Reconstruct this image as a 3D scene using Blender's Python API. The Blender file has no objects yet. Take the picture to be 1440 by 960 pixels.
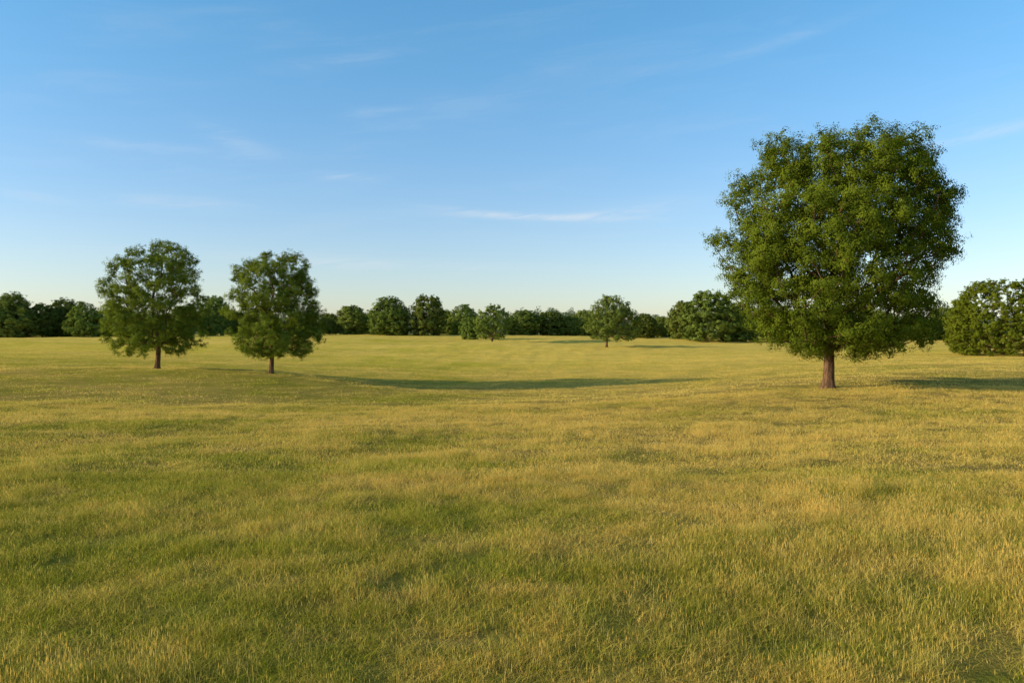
import bpy, math
import numpy as np
from mathutils import Vector

scene = bpy.context.scene
COL = scene.collection
F = 1120.0; CAMZ = 3.0; HY = 468.0
def W(px, d): return (px-720.0)/F*d
def ZP(py, d): return CAMZ-(py-HY)*d/F

SUN_EL = 15.8
SUN_AZ = 257.0      # compass bearing of the sun, +Y = 0, clockwise

# ------------------------------------------------------------------ terrain
cp = [(0,0,0),(0,8,-.02),(-12,8,-.02),(12,8,-.02),(-20,22,-0.25),(0,22,-.30),(20,22,-0.20),(-30,38,-.50),(0,32,-.65),(-14,36,-.70),(12,34,-.50),(34,36,-.10),
      (-2,46,-1.2),(-14,50,-1.25),(12,52,-.85),(-24,50,-.95),(-34,54,-.55),(-2,58,-1.45),(20,35,-.40),(29,38,-.22),(28,54,.16),(21,56,.0),
      (-60,0,0),(60,0,0),(0,-60,0),(-60,60,.2),(-75,90,.4)]
def C(px,py,d): cp.append((W(px,d), d, ZP(py,d)))
C(221,518,67); C(381,523.5,64); C(520,540,66); C(650,545,67); C(790,543,69); C(930,538,70); C(1020,533,71)
C(300,519,70); C(440,533,63); C(450,528,72); C(470,534,66); C(560,533,76); C(760,533,80)
C(1165,545,43.6); C(1440,540,48); C(1150,516,78); C(1400,500,105); C(1560,500,105)
C(720,512,105); C(400,505,105); C(200,497,105); C(950,507,105)
C(853,489,150); C(600,489,160); C(250,485,165); C(1100,493,150)
C(692,481,220); C(430,477,220); C(950,483,215)
C(40,474.5,250); C(150,474,255); C(302,472,280); C(-150,474,255)
C(497,470,300); C(601,471.2,285); C(740,471.5,295); C(912,475,260); C(965,477,240); C(1040,481,228)
C(1180,481,235); C(1340,478.5,240); C(1560,478,240)
for x in (-320,-160,0,160,320): cp.append((x,400,2.3))
for x in (-300,300): cp += [(x,60,.5),(x,200,1.4)]
cp = np.array(cp)
_c = 10.0
def _phi(r2): return np.sqrt(r2+_c*_c)
_A = _phi(((cp[:,None,:2]-cp[None,:,:2])**2).sum(-1)) + np.eye(len(cp))*(-0.3)
_w = np.linalg.solve(_A, cp[:,2]-1.0)
_tr = np.random.default_rng(3)
_waves = [(_tr.uniform(0,2*math.pi), _tr.uniform(0,6.28), L, a) for L,a in
          [(1.7,.010),(2.3,.012),(3.1,.014),(4.3,.018),(6,.022),(8,.026),(11,.03),(17,.03),(26,.035),(38,.04)]]
def terrain(x, y):
    x = np.asarray(x,float); y=np.asarray(y,float)
    shp = x.shape; xf=x.ravel(); yf=y.ravel(); z=np.zeros(len(xf))
    for i in range(0,len(xf),20000):
        s=slice(i,i+20000)
        r2=(xf[s,None]-cp[None,:,0])**2+(yf[s,None]-cp[None,:,1])**2
        z[s]=_phi(r2)@_w+1.0
    R=np.hypot(xf,yf)
    t=np.clip((R-330)/120,0,1); t=t*t*(3-2*t)
    n=np.zeros(len(xf)); g=1+6.0*np.clip((yf-88)/60,0,1)*np.clip((280-yf)/70,.25,1)
    for a,p,L,am in _waves:
        n+=am*(g if L>15 else 1)*np.sin((xf*math.cos(a)+yf*math.sin(a))*6.283/L+p+ .8*np.sin(xf/L*1.3+yf/L*2.1+p*3))
    z=z*(1-t)+2.3*t + n*(1-t)
    return z.reshape(shp)
def tz(x,y): return float(terrain(np.array([x]),np.array([y]))[0])

# ------------------------------------------------------------------ helpers
def mesh_np(name, verts, faces, mats, smooth=False, attrs=None):
    me = bpy.data.meshes.new(name)
    verts=np.asarray(verts,np.float32); faces=np.asarray(faces,np.int32)
    k=faces.shape[1]
    me.vertices.add(len(verts)); me.vertices.foreach_set('co',verts.ravel())
    me.loops.add(faces.size); me.loops.foreach_set('vertex_index',faces.ravel())
    me.polygons.add(len(faces)); me.polygons.foreach_set('loop_start',np.arange(0,faces.size,k,dtype=np.int32))
    if smooth: me.polygons.foreach_set('use_smooth',np.ones(len(faces),bool))
    for m in mats: me.materials.append(m)
    if attrs:
        for n,a in attrs.items():
            at=me.attributes.new(n,'FLOAT','POINT'); at.data.foreach_set('value',np.asarray(a,np.float32))
    me.update(calc_edges=True); me.validate()
    return me
def obj(name, data, parent=None, loc=None):
    o=bpy.data.objects.new(name,data); COL.objects.link(o)
    if parent: o.parent=parent
    if loc is not None: o.location=loc
    return o

class NT:
    def __init__(s, nt): s.nt=nt; s.nt.nodes.clear()
    def n(s, t, **kw):
        nd=s.nt.nodes.new(t)
        for k,v in kw.items(): setattr(nd,k,v)
        return nd
    def l(s,a,b): s.nt.links.new(a,b)
    def math(s,op,a,b=None,c=None,clamp=False):
        nd=s.nt.nodes.new('ShaderNodeMath'); nd.operation=op; nd.use_clamp=clamp
        for i,v in enumerate((a,b,c)):
            if v is None: continue
            if isinstance(v,(int,float)): nd.inputs[i].default_value=v
            else: s.l(v,nd.inputs[i])
        return nd.outputs[0]
    def mix(s,f,a,b,blend='MIX'):
        nd=s.nt.nodes.new('ShaderNodeMix'); nd.data_type='RGBA'; nd.blend_type=blend
        for i,v in ((0,f),(6,a),(7,b)):
            if isinstance(v,(int,float)): nd.inputs[i].default_value=v
            elif isinstance(v,tuple): nd.inputs[i].default_value=(*v[:3],1)
            else: s.l(v,nd.inputs[i])
        return nd.outputs[2]
    def noise(s,vec,scale,detail=2,rough=.5,dist=0):
        nd=s.n('ShaderNodeTexNoise'); nd.inputs['Scale'].default_value=scale
        nd.inputs['Detail'].default_value=detail; nd.inputs['Roughness'].default_value=rough
        nd.inputs['Distortion'].default_value=dist
        if vec is not None: s.l(vec,nd.inputs['Vector'])
        return nd.outputs['Fac']
    def ramp(s,f,lo,hi):
        nd=s.n('ShaderNodeMapRange'); nd.interpolation_type='SMOOTHSTEP'
        nd.inputs['From Min'].default_value=lo; nd.inputs['From Max'].default_value=hi
        s.l(f,nd.inputs['Value']); return nd.outputs[0]
def newmat(name):
    m=bpy.data.materials.new(name); m.use_nodes=True
    return m, NT(m.node_tree)

# meadow colour, shared by the soil sheet and the blades (world position)
def meadow_factor(T):
    g=T.n('ShaderNodeNewGeometry'); P=g.outputs['Position']
    mp=T.n('ShaderNodeMapping'); mp.inputs['Scale'].default_value=(.45,1,1); T.l(P,mp.inputs['Vector'])
    big=T.noise(mp.outputs[0],.055,3,.6)
    mid=T.noise(mp.outputs[0],.42,3,.6,.4)
    sm=T.noise(P,1.7,2,.6)
    s=T.math('ADD',T.math('MULTIPLY',big,1.1),T.math('MULTIPLY',mid,1.2))
    s=T.math('ADD',s,T.math('MULTIPLY',sm,.7))     # mean ~1.5
    sep=T.n('ShaderNodeSeparateXYZ'); T.l(P,sep.inputs[0])
    yy=T.ramp(sep.outputs['Y'],8,45)
    far=T.ramp(sep.outputs['Y'],70,200)
    xx=T.math('MULTIPLY',sep.outputs['X'],.014)
    xx=T.math('MINIMUM',T.math('MAXIMUM',xx,-.11),.06)
    s=T.math('ADD',s,T.math('MULTIPLY',yy,.21)); s=T.math('ADD',s,xx)
    s=T.math('ADD',s,T.math('MULTIPLY',far,.12))
    return T.ramp(s,1.14,1.94), P, sep.outputs['Y']
GREEN=(.31,.335,.024); TAN=(.87,.625,.17)

m_ground,T=newmat('meadow_soil')
f,P,Yc=meadow_factor(T)
col=T.mix(f,(.56,.49,.045),(.95,.67,.155))
fine=T.noise(P,9,3,.7)
col=T.mix(T.math('MULTIPLY',fine,.3),col,(.38,.28,.04))
mp=T.n('ShaderNodeMapping'); mp.inputs['Scale'].default_value=(.35,1,1); T.l(P,mp.inputs['Vector'])
co=T.ramp(T.noise(mp.outputs[0],.9,6,.8),.38,.66)
col=T.mix(T.math('MULTIPLY',T.math('SUBTRACT',1.0,co),.42),col,(.44,.37,.045))
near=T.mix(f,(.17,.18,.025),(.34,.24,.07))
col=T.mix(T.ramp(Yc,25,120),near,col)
bs=T.n('ShaderNodeBsdfDiffuse'); T.l(col,bs.inputs['Color'])
bp=T.n('ShaderNodeBump'); bp.inputs['Strength'].default_value=.6; bp.inputs['Distance'].default_value=.15
T.l(T.noise(P,4,5,.75),bp.inputs['Height']); T.l(bp.outputs[0],bs.inputs['Normal'])
o=T.n('ShaderNodeOutputMaterial'); T.l(bs.outputs[0],o.inputs[0])

m_grass,T=newmat('grass_blade')
f,P,Yc=meadow_factor(T)
at=T.n('ShaderNodeAttribute'); at.attribute_name='dry'
tn=T.n('ShaderNodeAttribute'); tn.attribute_name='tint'
k=T.math('ADD',T.math('MULTIPLY',f,.8),T.math('MULTIPLY',at.outputs['Fac'],.75))
k=T.math('SUBTRACT',k,.20,clamp=True)
col=T.mix(k,GREEN,TAN)
hs=T.n('ShaderNodeHueSaturation'); T.l(col,hs.inputs['Color'])
T.l(T.math('ADD',T.math('MULTIPLY',tn.outputs['Fac'],.6),.72),hs.inputs['Value'])
d=T.n('ShaderNodeBsdfDiffuse'); T.l(hs.outputs[0],d.inputs['Color'])
t=T.n('ShaderNodeBsdfTranslucent'); T.l(hs.outputs[0],t.inputs['Color'])
mx=T.n('ShaderNodeMixShader'); mx.inputs[0].default_value=.45; T.l(d.outputs[0],mx.inputs[1]); T.l(t.outputs[0],mx.inputs[2])
o=T.n('ShaderNodeOutputMaterial'); T.l(mx.outputs[0],o.inputs[0])

def leaf_mat(name, dark, light, transl=.35, vary=False):
    m,T=newmat(name)
    tn=T.n('ShaderNodeAttribute'); tn.attribute_name='tint'
    g=T.n('ShaderNodeNewGeometry')
    nz=T.noise(g.outputs['Position'],.6,2,.6)
    k=T.math('ADD',T.math('MULTIPLY',tn.outputs['Fac'],.75),T.math('MULTIPLY',T.math('SUBTRACT',nz,.35),.9),clamp=True)
    col=T.mix(k,dark,light)
    if vary:
        oi=T.n('ShaderNodeObjectInfo')
        hs=T.n('ShaderNodeHueSaturation'); T.l(col,hs.inputs['Color'])
        T.l(T.math('ADD',T.math('MULTIPLY',oi.outputs['Random'],.45),.78),hs.inputs['Value'])
        r2=T.math('FRACT',T.math('MULTIPLY',oi.outputs['Random'],7.31))
        T.l(T.math('ADD',T.math('MULTIPLY',r2,.022),.493),hs.inputs['Hue'])
        col=hs.outputs[0]
    d=T.n('ShaderNodeBsdfDiffuse'); T.l(col,d.inputs['Color'])
    t=T.n('ShaderNodeBsdfTranslucent')
    T.l(T.mix(1.0,col,(1.15,1.18,.45),'MULTIPLY'),t.inputs['Color'])
    mx=T.n('ShaderNodeMixShader'); mx.inputs[0].default_value=transl; T.l(d.outputs[0],mx.inputs[1]); T.l(t.outputs[0],mx.inputs[2])
    o=T.n('ShaderNodeOutputMaterial'); T.l(mx.outputs[0],o.inputs[0]); return m
m_leaf_big=leaf_mat('oak_foliage',(.060,.092,.010),(.21,.255,.024))
m_leaf_mid=leaf_mat('tree_foliage',(.080,.118,.018),(.26,.31,.042))
m_leaf_far=leaf_mat('distant_foliage',(.105,.145,.030),(.25,.295,.058),.28,True)
m_leaf_wood=leaf_mat('woodland_foliage_painted_haze',(.11,.155,.095),(.20,.24,.12),.2)  # lighter, bluer leaf colours: distance haze painted into the foliage
m_leaf_bush=leaf_mat('bush_foliage',(.085,.115,.011),(.22,.25,.022))

m_bark,T=newmat('bark')
tc=T.n('ShaderNodeTexCoord'); mp=T.n('ShaderNodeMapping'); mp.inputs['Scale'].default_value=(1,1,.22)
T.l(tc.outputs['Object'],mp.inputs['Vector'])
nz=T.noise(mp.outputs[0],9,5,.7,.5)
col=T.mix(T.ramp(nz,.3,.7),(.05,.03,.018),(.22,.125,.07))
d=T.n('ShaderNodeBsdfDiffuse'); T.l(col,d.inputs['Color'])
bp=T.n('ShaderNodeBump'); bp.inputs['Strength'].default_value=1; bp.inputs['Distance'].default_value=.06
T.l(nz,bp.inputs['Height']); T.l(bp.outputs[0],d.inputs['Normal'])
o=T.n('ShaderNodeOutputMaterial'); T.l(d.outputs[0],o.inputs[0])

m_hill,T=newmat('distant_hill_painted_haze')
g=T.n('ShaderNodeNewGeometry')
col=T.mix(T.noise(g.outputs['Position'],.01,4,.6),(.08,.13,.16),(.11,.17,.20))  # aerial haze is painted in as the blue base colour of the wooded hills
d=T.n('ShaderNodeBsdfDiffuse'); T.l(col,d.inputs['Color'])
o=T.n('ShaderNodeOutputMaterial'); T.l(d.outputs[0],o.inputs[0])

# ------------------------------------------------------------------ ground sheet
def axis(n,far,p):
    u=np.linspace(-1,1,n); return np.sinh(u*p)/math.sinh(p)*far
n=561
xs=axis(n,4000,8.2)
ys=axis(n,4000,8.2)+18
X,Y=np.meshgrid(xs,ys); Z=terrain(X,Y)
V=np.stack([X,Y,Z],-1).reshape(-1,3)
i=np.arange(n-1); I,J=np.meshgrid(i,i); a=(J*n+I).ravel()
me=mesh_np('ground',V,np.stack([a,a+1,a+n+1,a+n],1),[m_ground],True)
g=obj('ground',me); g['kind']='structure'; g['label']='rolling meadow ground of green and golden grass'

# distant hills
hx=np.linspace(-2600,2600,160); hv=[]
def hh(x): return 26+16*np.sin(x/310+.8)+8*np.sin(x/140+2)+3*np.sin(x/47)
for yy,s in ((2200,0),(2350,.7),(2500,1),(2900,.9),(3400,0)):
    hv.append(np.stack([hx,np.full(160,yy),s*(hh(hx)+6)+(-8 if s==0 else 0)],1))
hv=np.concatenate(hv); m=160; I,J=np.meshgrid(np.arange(m-1),np.arange(4)); a=(J*m+I).ravel()
h=obj('hills',mesh_np('hills',hv,np.stack([a,a+1,a+m+1,a+m],1),[m_hill],True)); h['kind']='structure'; h['label']='low wooded hills with painted blue haze beyond the meadow'

# ------------------------------------------------------------------ trees
def unit(v): return v/np.maximum(np.linalg.norm(v,axis=-1,keepdims=True),1e-9)
def leaves(pos, nrm, size, rng, tint):
    n=len(pos)
    t=unit(np.cross(nrm,rng.normal(size=(n,3)))); b=np.cross(nrm,t)
    s=(size*rng.uniform(.65,1.35,n))[:,None]
    v=np.stack([pos-t*s*.5, pos+b*s*.33+nrm*s*.05, pos+t*s*.55, pos-b*s*.33+nrm*s*.05],1).reshape(-1,3)
    f=np.arange(4*n).reshape(n,4)
    return v,f,np.repeat(tint,4)
def tube(path,rad,sides,flare=None):
    path=np.asarray(path); rad=np.asarray(rad); n=len(path)
    tan=unit(np.gradient(path,axis=0)); ref=np.array([.13,1.,.07])
    u=unit(np.cross(tan,ref)); w=np.cross(tan,u)
    th=np.arange(sides)*2*math.pi/sides
    r=rad[:,None]*np.ones((1,sides))
    if flare is not None: r=r*flare(path[:,2:3],th[None,:])
    v=path[:,None,:]+r[...,None]*(np.cos(th)[None,:,None]*u[:,None,:]+np.sin(th)[None,:,None]*w[:,None,:])
    I,J=np.meshgrid(np.arange(sides),np.arange(n-1)); I=I.ravel(); J=J.ravel(); K=(I+1)%sides
    f=np.stack([J*sides+I,J*sides+K,(J+1)*sides+K,(J+1)*sides+I],1)
    return v.reshape(-1,3),f
def build_tree(prof, fork, ncl, cr, nspr, nlv, lsize, tr, seed, dens_pow=.42, shrink=(1.0,1.0), lob=.13, low=.45, up=.75, mdf=.78, mass=0.0, rexp=.45):
    rng=np.random.default_rng(seed)
    prof=np.array(prof,float); z0,z1=prof[0,0],prof[-1,0]; H=z1
    prof[:,1]*=shrink[0]; prof[:,2]*=shrink[1]
    def env(z):
        return np.interp(z,prof[:,0],prof[:,1]),np.interp(z,prof[:,0],prof[:,2])
    ph=rng.uniform(0,6.28,6)
    pts=[]; tries=0; md=cr*mdf
    while len(pts)<ncl and tries<ncl*60:
        tries+=1
        z=rng.uniform(z0+cr*low,z1-cr*up); L,R=env(z+ (cr*.3 if z>H*.6 else 0)); a=(L+R)/2; cx=(R-L)/2
        if rng.random()>(a/prof[:,1:].max())**1.3: continue
        th=rng.uniform(0,6.28); a*=1+lob*math.sin(3*th+ph[0]+z*.9)*math.sin(z*1.3+ph[1])
        a=max(a-cr*.72,.15); rho=rng.random()**dens_pow
        p=np.array([cx+a*rho*math.cos(th),a*.95*rho*math.sin(th),z])
        if pts and np.min(np.linalg.norm(np.array(pts)-p,axis=1))<md*(1 if tries<ncl*25 else .6): continue
        pts.append(p)
    pts=np.array(pts)
    if mass>0:
        nb=max(6,len(pts)//14); c=pts[rng.choice(len(pts),nb,replace=False)]
        k=np.argmin(np.linalg.norm(pts[:,None]-c[None],axis=2),axis=1); pts=pts+(c[k]-pts)*mass
    top=z0+(z1-z0)*.62; cx=(prof[:,2]-prof[:,1]).mean()/2
    nt=26; zz=np.linspace(0,top,nt)
    lean=np.interp(zz,[0,fork,top],[0,0.0,cx*.8])
    tp=np.stack([lean+np.interp(zz,[0,fork,top],[0,.4,1])*.35*np.sin(zz*.8+ph[2])*min(1,H/14),.3*np.interp(zz,[0,fork,top],[0,.3,1])*np.sin(zz*.7+ph[3]),zz],1)
    tp-=tp[0]
    nodes=list(tp); par=[-1]+list(range(nt-1)); cnt=[0]*nt; plen=list(zz)
    chains=[list(range(nt))]
    cen=np.array([0,0,fork*1.1])
    order=np.argsort(np.linalg.norm(pts-cen,axis=1))
    for ci in order:
        p=pts[ci]; N=np.array(nodes); dv=p-N; dist=np.linalg.norm(dv,axis=1)
        hor=np.hypot(dv[:,0],dv[:,1])
        cost=dist*1.0+np.array(plen)*.33+np.where(dv[:,2]<.25*hor, (.25*hor-dv[:,2])*1.3,0)+np.where(N[:,2]<fork*.85,50,0)
        k=int(np.argmin(cost)); s=N[k]; L=dist[k]
        m=max(3,int(L/.45)+1); m=min(m,14)
        mid=s+(p-s)*.5+rng.normal(size=3)*L*.09
        if abs(s[0]-tp[:,0].mean())<1: mid=mid+np.array([0,0,.10*L])
        u=np.linspace(0,1,m)[:,None]
        path=(1-u)**2*s+2*u*(1-u)*mid+u*u*p
        path[1:-1]+=rng.normal(size=(m-2,3))*L*.018
        ch=[k]; prev=k
        for j in range(1,m):
            nodes.append(path[j]); par.append(prev); cnt.append(0)
            plen.append(plen[prev]+np.linalg.norm(path[j]-nodes[prev])); prev=len(nodes)-1; ch.append(prev)
        chains.append(ch)
        q=prev
        while q!=-1: cnt[q]+=1; q=par[q]
    cnt=np.maximum(np.array(cnt),.3); R=tr*(cnt/cnt[0])**rexp; N=np.array(nodes)
    tv=[];tf=[];off=0
    def fl(z,th):
        k=np.exp(-np.maximum(z,-.2)/(tr*1.1)); return 1+k*(.34+.26*np.sin(th*5+ph[4])+.13*np.sin(th*3+ph[5]))
    for ci,ch in enumerate(chains):
        if ci==0:
            pz=np.concatenate([np.linspace(-.35,.9,9),zz[zz>1.1]])
            path=np.stack([np.interp(pz,zz,tp[:,i]) for i in range(3)],1); path[:,2]=pz
            rad=np.interp(pz,zz,R[ch])*np.interp(pz,[0,fork],[1.06,.92]); rad[-1]*=.3
            v,f=tube(path,rad,16,fl)
        else:
            r=R[ch].copy(); r[0]=r[1]; r=np.maximum(r,.012*H/14); v,f=tube(N[ch],r,7 if r[0]>.06 else 4)
        tv.append(v);tf.append(f+off);off+=len(v)
    trunk=(np.concatenate(tv),np.concatenate(tf))
    # foliage: cluster > sprig puffs > leaves
    n=len(pts); sc=rng.uniform(.8,1.12,n)
    so=unit(rng.normal(size=(n,nspr,3)))*(cr*rng.uniform(.35,.92,(n,nspr,1)))*sc[:,None,None]
    so[...,2]*=.8
    sp=pts[:,None,:]+so
    keep=rng.uniform(0,1,(n,nspr))<.97
    lo=unit(rng.normal(size=(n,nspr,nlv,3)))*(rng.random((n,nspr,nlv,1))**.6)*cr*.30; lo[...,2]*=.85
    lp=sp[:,:,None,:]+lo
    cm=np.array([cx,0,(z0+z1)*.48])
    outc=unit(pts-cm)[:,None,None,:]
    nr=unit(so)[:,:,None,:]*.95+unit(lo)*.6+outc*.6+np.array([0,0,.1])+rng.normal(size=lo.shape)*.22
    tint=rng.uniform(0,.45,n)[:,None,None]+rng.uniform(0,.3,(n,nspr,1))+rng.uniform(0,.3,(n,nspr,nlv))
    K=np.broadcast_to(keep[:,:,None],tint.shape)
    lp=lp[K];nr=unit(nr[K]);tint=tint[K]
    return trunk,leaves(lp,nr,lsize,rng,tint)

def place_tree(name, px, d, parts, leafmat, label, cat='tree', fname='crown'):
    (tv,tf),(lv,lf,lt)=parts
    x=W(px,d); z=tz(x,d)
    e=obj(name,None,loc=(x,d,z-.02)); e.empty_display_size=1
    obj('trunk',mesh_np('trunk',tv,tf,[m_bark],True),e)
    obj(fname,mesh_np(fname,lv,lf,[leafmat],False,{'tint':lt}),e)
    e['label']=label; e['category']=cat
    return e
def prof_px(rows,cx,base,d):
    s=d/F; return [((base-y)*s,(cx-l)*s,(r-cx)*s) for y,l,r in sorted(rows,reverse=True)]

D=43.6
big=prof_px([(508,1130,1225),(497,1085,1270),(480,1056,1308),(455,1034,1326),(420,1012,1335),(385,1000,1342),(350,993,1356),(320,997,1358),
     (290,1005,1348),(260,1018,1345),(230,1036,1334),(210,1046,1318),(195,1060,1302),(182,1080,1286),(170,1098,1268)],1165,545,D)
place_tree('oak_tree',1165,D,build_tree(big,2.6,540,.96,22,30,.10,.28,12,shrink=(1.0,.97),lob=.12,low=.5,up=.85,mdf=.70,mass=.08,rexp=.42),m_leaf_big,'large broad-crowned green tree with thick brown trunk on meadow')
D=67
p1=prof_px([(502,180,262),(488,150,284),(470,142,291),(440,140,291),(410,142,294),(390,144,292),(365,153,287),(345,172,276),(331,193,260)],221,516,D)
place_tree('meadow_tree',221,D,build_tree(p1,2.2,340,.70,18,24,.092,.20,23,shrink=(1.03,1.03),low=.6,lob=.06,mdf=.68,mass=.06),m_leaf_mid,'medium rounded green tree with forked trunk, open airy crown')
D=64
p2=prof_px([(504,345,430),(490,330,450),(470,319,456),(445,314,457),(412,314,452),(385,319,449),(362,331,440),(345,352,424)],381,522,D)
place_tree('meadow_tree',381,D,build_tree(p2,2.0,340,.67,18,24,.088,.18,39,shrink=(1.05,1.05),low=.6,lob=.06,mdf=.68,mass=.06),m_leaf_mid,'medium dense green tree with dark trunk standing in meadow')
D=150
p3=prof_px([(483,832,882),(472,821,897),(455,819,900),(440,824,894),(427,834,886),(413,850,874)],853,489,D)
place_tree('meadow_tree',853,D,build_tree(p3,2.0,180,1.0,14,16,.19,.20,41,shrink=(1.14,1.14),low=.6,lob=.06,mdf=.68),m_leaf_far,'small dome-crowned green tree with short trunk in far field')
D=220
p4=prof_px([(478,668,705),(465,668,717),(450,667,719),(438,670,715),(425,680,704)],692,481,D)
place_tree('meadow_tree',692,D,build_tree(p4,1.3,120,1.1,13,13,.28,.24,43,shrink=(1.14,1.14),lob=.08,mdf=.7),m_leaf_far,'small round green tree alone in the golden far field')
D=105
pb=prof_px([(499,1345,1480),(480,1336,1490),(450,1336,1488),(425,1344,1475),(408,1356,1460),(392,1372,1440)],1410,500,D)
place_tree('large_bush',1410,D,build_tree(pb,.4,1100,.60,10,24,.12,.2,47,dens_pow=.16,shrink=(1.02,1.02),lob=.04,low=.1,mdf=.56),m_leaf_bush,'large rounded leafy bush reaching down to the meadow','bush',fname='foliage')

# tree line: variants, unit 10 m
profs=[
 [(.0,3.6,3.6),(1.2,4.4,4.2),(3,4.9,4.8),(5.5,4.8,4.9),(7.5,4.2,4.3),(9,3.0,3.1),(10,1.6,1.8)],
 [(.0,3.2,3.2),(1.5,3.8,3.9),(3.5,4.2,4.6),(5.5,4.6,4.2),(7.2,4.0,3.6),(8.6,3.0,2.6),(10,1.5,1.2)],
 [(.0,4.2,4.2),(1.2,4.8,4.8),(3,5.0,5.0),(5,4.7,4.9),(7,4.3,4.2),(8.8,3.2,3.4),(10,1.8,1.6)],
 [(.4,2.8,2.8),(2,4.0,4.1),(4,4.6,4.4),(6,4.8,4.6),(8,4.1,3.9),(9.3,2.8,2.6),(10,1.8,1.6)],
 [(.0,3.6,3.2),(1.5,4.4,3.8),(3.2,4.8,4.2),(5,4.4,4.8),(6.8,3.6,4.4),(8.6,2.2,3.4),(10,1.0,2.0)],
 [(.0,3.8,4.0),(1.5,4.6,4.6),(3.0,5.0,4.6),(4.6,4.9,4.0),(6.2,4.4,3.0),(7.6,3.8,2.4),(9.0,2.8,1.8),(10,1.8,.8)],
 [(.0,4.0,4.2),(1.6,4.8,5.0),(3.4,4.8,5.0),(5.5,4.4,4.7),(7.2,3.2,4.0),(8.8,2.0,3.0),(10,1.0,1.8)]]
lib=[]
for i,p in enumerate(profs):
    (tv,tf),(lv,lf,lt)=build_tree(p,1.0 if i!=3 else 1.5,190,1.0+.10*(i%3),12,18,.25,.20,60+i,dens_pow=.28,low=.25,lob=.08,mdf=.66,mass=.04)
    lib.append((mesh_np('trunk',tv,tf,[m_bark],True),mesh_np('crown',lv,lf,[m_leaf_far],False,{'tint':lt})))
line=[(-95,60,420,250),(-55,64,416,245),(-12,56,422,252),(22,70,412,250),(60,48,428,256),(86,60,420,262),(118,50,424,250),(150,40,436,268),(172,50,430,262),(210,42,440,268),(256,50,430,270),
 (302,48,417,280),(338,40,440,290),(372,50,436,290),(425,46,438,295),(464,34,441,300),(495,56,430,300),(519,32,442,310),(548,62,418,286),(601,50,416,284),(628,36,436,306),(652,52,428,303),
 (661,30,446,240),(736,60,436,295),(776,44,438,300),(801,38,444,303),(822,40,436,305),(906,42,441,262),(932,36,445,270),(960,50,424,246),(1000,82,411,228),(1044,52,426,232),(1088,56,432,240),
 (1135,52,440,246),(1185,52,440,250),(1235,54,436,250),(1288,52,440,246),(1326,44,432,250),(1352,48,426,240),(1500,70,420,240),(1560,70,425,240)]
rg=np.random.default_rng(99)
for j,(px,w,top,d) in enumerate(line):
    v=[2,0,5,1,4,6,3][(j*3+j//4)%7]
    if px==548: v=2
    if px==601: v=0
    if px==1000: v=0
    x=W(px,d); z=tz(x,d); py=HY+(CAMZ-z)*F/d
    H=(py-top)*d/F*1.07; wd=w*d/F*1.12
    e=obj('field_edge_tree',None,loc=(x,d,z-.1)); e.empty_display_size=1
    e.rotation_euler[2]=rg.uniform(0,6.28)
    e.scale=(wd/9.6,wd/9.6,H/10)
    for nm,md in (('trunk',lib[v][0]),('crown',lib[v][1])): obj(nm,md,e)
    e['label']='dark green rounded tree at the edge of the meadow' if v!=1 else 'taller narrow dark green tree at the meadow edge'
    e['category']='tree'; e['group']='trees along the far meadow edge'

# woodland mass
rg=np.random.default_rng(8); LV=[];LF=[];LT=[];off=0
for j in range(340):
    az=rg.uniform(-.72,.72); d=rg.uniform(315,480); x=math.tan(az)*d; z=float(2.3)
    H=rg.uniform(6.0,11.4)*(d/400)**.5*(1+.16*math.sin(az*31)); w=rg.uniform(4,8.0); m=900
    dr=unit(rg.normal(size=(m,3))); dr[:,2]=np.abs(dr[:,2])*1.0-.15*rg.random(m)
    lump=1+.14*np.sin(dr[:,0]*6+j)*np.sin(dr[:,2]*7+j*2)+rg.normal(size=m)*.035
    pos=np.array([x,d,z+H*.3])+dr*np.array([w,w,H*.72])*lump[:,None]
    low=rg.random(m)<.3; pos[low,2]=z+rg.uniform(0,H*.5,low.sum())
    nr=unit(dr+rg.normal(size=(m,3))*.3)
    v,f,t=leaves(pos,nr,.75,rg,rg.uniform(0,.5)+rg.uniform(0,.5,m))
    LV.append(v);LF.append(f+off);LT.append(t);off+=len(v)
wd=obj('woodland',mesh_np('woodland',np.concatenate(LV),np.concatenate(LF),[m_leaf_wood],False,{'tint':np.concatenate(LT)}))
wd['kind']='stuff'; wd['label']='far-off dark green wood closing the meadow'; wd['category']='woodland'

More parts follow.
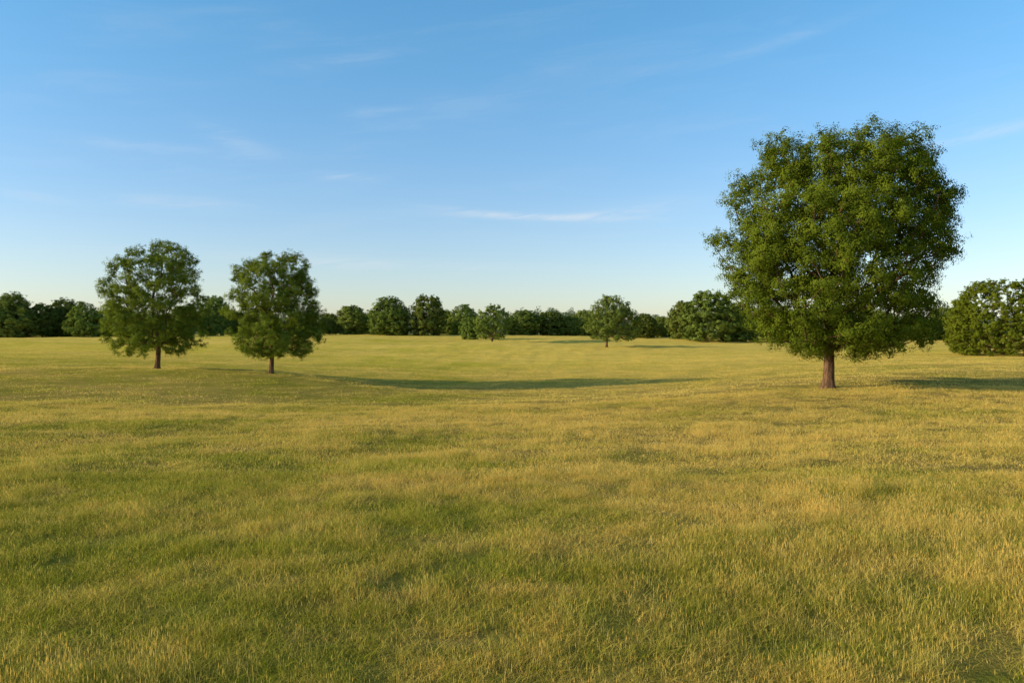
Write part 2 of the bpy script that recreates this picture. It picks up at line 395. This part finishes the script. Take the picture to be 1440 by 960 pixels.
# ------------------------------------------------------------------ grass
def clump(seed,nb,rad,hmin,hmax,wid,stalks,seg=3,dryp=.48,spread=1.0):
    rg=np.random.default_rng(seed)
    th=rg.uniform(0,6.28,nb); r=rad*np.sqrt(rg.random(nb))
    base=np.stack([r*np.cos(th),r*np.sin(th),np.full(nb,-.02)],1)
    h=rg.uniform(hmin,hmax,nb)*(1-.35*(r/rad)); la=rg.uniform(0,6.28,nb)
    lean=np.stack([np.cos(la),np.sin(la),np.zeros(nb)],1)*rg.uniform(.1,spread,nb)[:,None]*h[:,None]
    lean[:,0]+=h*.22
    wa=rg.uniform(0,6.28,nb); wv=np.stack([np.cos(wa),np.sin(wa),np.zeros(nb)],1)
    dr=np.where(rg.random(nb)<dryp,rg.uniform(.5,1,nb),rg.uniform(0,.3,nb)); ti=rg.uniform(0,1,nb)
    st=rg.random(nb)<stalks; h=np.where(st,h*1.45,h); dr=np.where(st,1,dr); lean[st]*=.6
    ww=wid*rg.uniform(.6,1.3,nb); ww=np.where(st,ww*.5,ww)
    rings=[]
    for s in range(seg+1):
        u=s/seg
        c=base+np.array([0,0,1])*(h*(u-.27*u*u))[:,None]+lean*(u**2)
        k=(1-u**1.6)*.5+.04
        if s==seg: k=.04
        rings.append((c-wv*(ww*k)[:,None],c+wv*(ww*k)[:,None]))
    Vv=np.stack([q for pr in rings for q in pr],1)
    m=2*(seg+1); idx=np.arange(nb)*m; Fc=[]
    for s in range(seg):
        Fc.append(np.stack([idx+2*s,idx+2*s+1,idx+2*s+3,idx+2*s+2],1))
    V=Vv.reshape(-1,3); Fc=np.concatenate(Fc); dry=np.repeat(dr,m); tint=np.repeat(ti,m)
    tips=(rings[-1][0]+rings[-1][1])[st]*.5; ns=len(tips)
    if ns:
        hw=wid*.7; hl=.04
        w=wv[st]; w2=np.cross(w,[0,0,1])
        for q in (w,w2):
            o=len(V)
            vv=np.stack([tips-np.array([0,0,hl*.6]),tips+q*hw,tips+np.array([0,0,hl*.8]),tips-q*hw],1).reshape(-1,3)
            V=np.concatenate([V,vv]); Fc=np.concatenate([Fc,np.arange(4*ns).reshape(ns,4)+o])
            dry=np.concatenate([dry,np.full(4*ns,1.)]); tint=np.concatenate([tint,np.full(4*ns,.6)])
    me=mesh_np('grass_tuft',V,Fc,[m_grass],True,{'dry':dry,'tint':tint})
    return bpy.data.objects.new('grass_tuft',me)
def vnoise(x,y,sc,seed):
    r=np.random.default_rng(seed); G=r.random((64,64)); u=x*sc+500; v=y*sc+500
    i=np.floor(u).astype(int); j=np.floor(v).astype(int); a=u-i; b=v-j; a=a*a*(3-2*a); b=b*b*(3-2*b)
    g=lambda p,q: G[p%64,q%64]
    return (g(i,j)*(1-a)+g(i+1,j)*a)*(1-b)+(g(i,j+1)*(1-a)+g(i+1,j+1)*a)*b
zones=[
 (1.5,17,14,dict(nb=130,rad=.32,hmin=.07,hmax=.27,wid=.0052,stalks=.05,spread=1.5)),
 (17,42,6.0,dict(nb=115,rad=.5,hmin=.07,hmax=.19,wid=.0105,stalks=.04,seg=2,spread=1.2)),
 (42,150,1.0,dict(nb=90,rad=1.1,hmin=.05,hmax=.14,wid=.025,stalks=.02,seg=2)),
 (3,34,3.6,dict(nb=75,rad=.28,hmin=.16,hmax=.42,wid=.0052,stalks=.38,dryp=.62,spread=1.2))]
pts=[];rots=[];scl=[];zon=[]; tmpl=[]
rg=np.random.default_rng(77)
for zi,(d0,d1,den,kw) in enumerate(zones):
    tmpl.append([clump(500+zi*10+i,**kw) for i in range(4)])
    hw=.643*1.2*d1+3; A=2*hw*(d1-d0); N=int(A*den)
    y=rg.uniform(d0,d1*(1.06 if zi<2 else 1),N); x=rg.uniform(-hw,hw,N)
    ok=(np.abs(x)<.643*1.12*y+2.5)
    if zi==2: ok&=rg.random(N)<np.clip((152-y)/75,0,1)
    q=vnoise(x*.7,y,.9,5)*.5+vnoise(x*.8,y,.33,6)*.5+vnoise(x,y,2.3,7)*.25
    if zi==3:
        ok&=(q>.67-.07*np.clip(x/6,-1,1)+rg.normal(size=N)*.04)&(rg.random(N)<np.clip((36-y)/14,0,1))
    x=x[ok];y=y[ok];q=q[ok]; z=terrain(x,y); n=len(x)
    pts.append(np.stack([x,y,z],1)); rots.append(np.stack([np.zeros(n),np.zeros(n),rg.uniform(-2,2,n)],1))
    hv=np.clip(.4+1.0*q,.62,1.4) if zi<3 else np.full(n,.95)
    s=rg.uniform(.6,1.4,n)*hv; scl.append(np.stack([rg.uniform(.85,1.2,n),rg.uniform(.85,1.2,n),s],1)); zon.append(np.full(n,zi))
P=np.concatenate(pts);Rt=np.concatenate(rots);S=np.concatenate(scl);Zn=np.concatenate(zon)
pm=bpy.data.meshes.new('meadow_grass'); pm.vertices.add(len(P)); pm.vertices.foreach_set('co',P.astype(np.float32).ravel())
for nm,a in (('rot',Rt),('scl',S)):
    at=pm.attributes.new(nm,'FLOAT_VECTOR','POINT'); at.data.foreach_set('vector',a.astype(np.float32).ravel())
at=pm.attributes.new('zone','INT','POINT'); at.data.foreach_set('value',Zn.astype(np.int32))
pm.materials.append(m_grass)
go=obj('meadow_grass',pm); go['kind']='stuff'; go['label']='tall green and dry golden meadow grass'; go['category']='grass'
ng=bpy.data.node_groups.new('grass_scatter','GeometryNodeTree')
ng.interface.new_socket('Geometry',in_out='INPUT',socket_type='NodeSocketGeometry')
ng.interface.new_socket('Geometry',in_out='OUTPUT',socket_type='NodeSocketGeometry')
nn=ng.nodes; ln=ng.links
gi=nn.new('NodeGroupInput'); gout=nn.new('NodeGroupOutput'); jo=nn.new('GeometryNodeJoinGeometry')
def named(nm,tp):
    q=nn.new('GeometryNodeInputNamedAttribute'); q.data_type=tp; q.inputs['Name'].default_value=nm; return q.outputs['Attribute']
ar=named('rot','FLOAT_VECTOR'); asc=named('scl','FLOAT_VECTOR'); az=named('zone','INT')
for zi,obs in enumerate(tmpl):
    j=nn.new('GeometryNodeJoinGeometry')
    for ob in obs:
        oi=nn.new('GeometryNodeObjectInfo'); oi.inputs['Object'].default_value=ob
        g2=nn.new('GeometryNodeGeometryToInstance'); ln.new(oi.outputs['Geometry'],g2.inputs[0]); ln.new(g2.outputs[0],j.inputs[0])
    cpn=nn.new('FunctionNodeCompare'); cpn.data_type='INT'; cpn.operation='EQUAL'
    ia=[s for s in cpn.inputs if s.type=='INT']; ln.new(az,ia[0]); ia[1].default_value=zi
    ip=nn.new('GeometryNodeInstanceOnPoints'); ip.inputs['Pick Instance'].default_value=True
    ln.new(gi.outputs[0],ip.inputs['Points']); ln.new(cpn.outputs[0],ip.inputs['Selection']); ln.new(j.outputs[0],ip.inputs['Instance'])
    rv=nn.new('FunctionNodeRandomValue'); rv.data_type='INT'
    ri=[s for s in rv.inputs if s.type=='INT']; ri[0].default_value=0; ri[1].default_value=3
    ro=[s for s in rv.outputs if s.type=='INT'][0]; ln.new(ro,ip.inputs['Instance Index'])
    ln.new(ar,ip.inputs['Rotation']); ln.new(asc,ip.inputs['Scale']); ln.new(ip.outputs[0],jo.inputs[0])
ln.new(jo.outputs[0],gout.inputs[0])
md=go.modifiers.new('scatter','NODES'); md.node_group=ng

# ------------------------------------------------------------------ sky and sun
w=bpy.data.worlds.new('World'); scene.world=w; w.use_nodes=True
T=NT(w.node_tree)
sky=T.n('ShaderNodeTexSky'); sky.sky_type='NISHITA'; sky.sun_disc=False
sky.sun_elevation=math.radians(SUN_EL); sky.sun_rotation=math.radians(SUN_AZ)
sky.altitude=200; sky.air_density=1.0; sky.dust_density=.6; sky.ozone_density=1.5
tc=T.n('ShaderNodeTexCoord'); sp=T.n('ShaderNodeSeparateXYZ'); T.l(tc.outputs['Generated'],sp.inputs[0])
azn=T.math('ARCTAN2',sp.outputs['X'],sp.outputs['Y']); eln=T.math('ARCSINE',sp.outputs['Z'])
cb=T.n('ShaderNodeCombineXYZ'); T.l(T.math('MULTIPLY',azn,2.2),cb.inputs[0])
T.l(T.math('SUBTRACT',T.math('MULTIPLY',eln,16),T.math('MULTIPLY',azn,1.6)),cb.inputs[1])
streak=T.noise(cb.outputs[0],1.6,6,.62,.5)
gen=T.math('MULTIPLY',T.ramp(streak,.46,.85),.10)
fib=T.ramp(T.noise(cb.outputs[0],5,5,.65,.8),.25,.65)
wisps=[(770,306,150,5,.03,.34),(680,300,90,5,.10,.16),(850,301,70,4,-.05,.20),(532,158,40,6,-.15,.13),(335,200,52,14,.28,.12),(210,208,110,8,0,.10),(488,250,40,6,0,.17),(500,84,100,10,-.18,.09),(1090,62,110,8,-.2,.10),(1385,188,75,8,-.12,.22),
 (900,295,110,14,-.12,.12),(40,275,50,6,.1,.18),(440,368,130,10,.04,.18),(250,285,90,10,0,.16),(650,150,80,16,0,.06),(930,95,90,10,-.2,.06),(640,375,200,8,.02,.1)]
tot=gen
for (px,py,wx,wy,sl,am) in wisps:
    a0=math.atan((px-720)/F); e0=math.atan((HY-py)/F*math.cos(a0)); ww=wx/F; wh=wy/F
    da=T.math('SUBTRACT',azn,a0); de=T.math('ADD',T.math('SUBTRACT',eln,e0),T.math('MULTIPLY',da,sl))
    q=T.math('ADD',T.math('POWER',T.math('ABSOLUTE',T.math('DIVIDE',da,ww)),2.),T.math('POWER',T.math('ABSOLUTE',T.math('DIVIDE',de,wh)),2.))
    mk=T.math('EXPONENT',T.math('MULTIPLY',q,-1.3))
    tot=T.math('ADD',tot,T.math('MULTIPLY',mk,T.math('MULTIPLY',fib,am*1.3)))
up=T.ramp(eln,0.0,.06)
tot=T.math('MULTIPLY',tot,up,clamp=True)
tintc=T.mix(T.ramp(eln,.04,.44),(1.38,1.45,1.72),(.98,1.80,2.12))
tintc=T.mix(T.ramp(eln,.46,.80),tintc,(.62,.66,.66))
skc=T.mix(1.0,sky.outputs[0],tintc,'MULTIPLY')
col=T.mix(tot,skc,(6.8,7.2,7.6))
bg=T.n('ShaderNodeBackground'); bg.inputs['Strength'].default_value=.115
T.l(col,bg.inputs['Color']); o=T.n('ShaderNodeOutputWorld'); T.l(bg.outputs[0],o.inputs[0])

sl=bpy.data.lights.new('sun','SUN'); sl.energy=5; sl.angle=math.radians(.5); sl.color=(1,.84,.58)
so=obj('sun',sl); a=math.radians(SUN_AZ); e=math.radians(SUN_EL)
sd=Vector((math.sin(a)*math.cos(e),math.cos(a)*math.cos(e),math.sin(e)))
so.rotation_euler=sd.to_track_quat('Z','Y').to_euler(); so.location=(-60,-30,60)

cam=bpy.data.cameras.new('camera'); cam.sensor_width=36; cam.lens=36*F/1440; cam.clip_end=9000; cam.clip_start=.1
co=obj('camera',cam); co.location=(0,0,CAMZ); co.rotation_euler=(math.radians(90)-math.atan((480-HY)/F),0,0)
scene.camera=co
scene.view_settings.view_transform='Standard'; scene.view_settings.look='None'; scene.view_settings.exposure=0
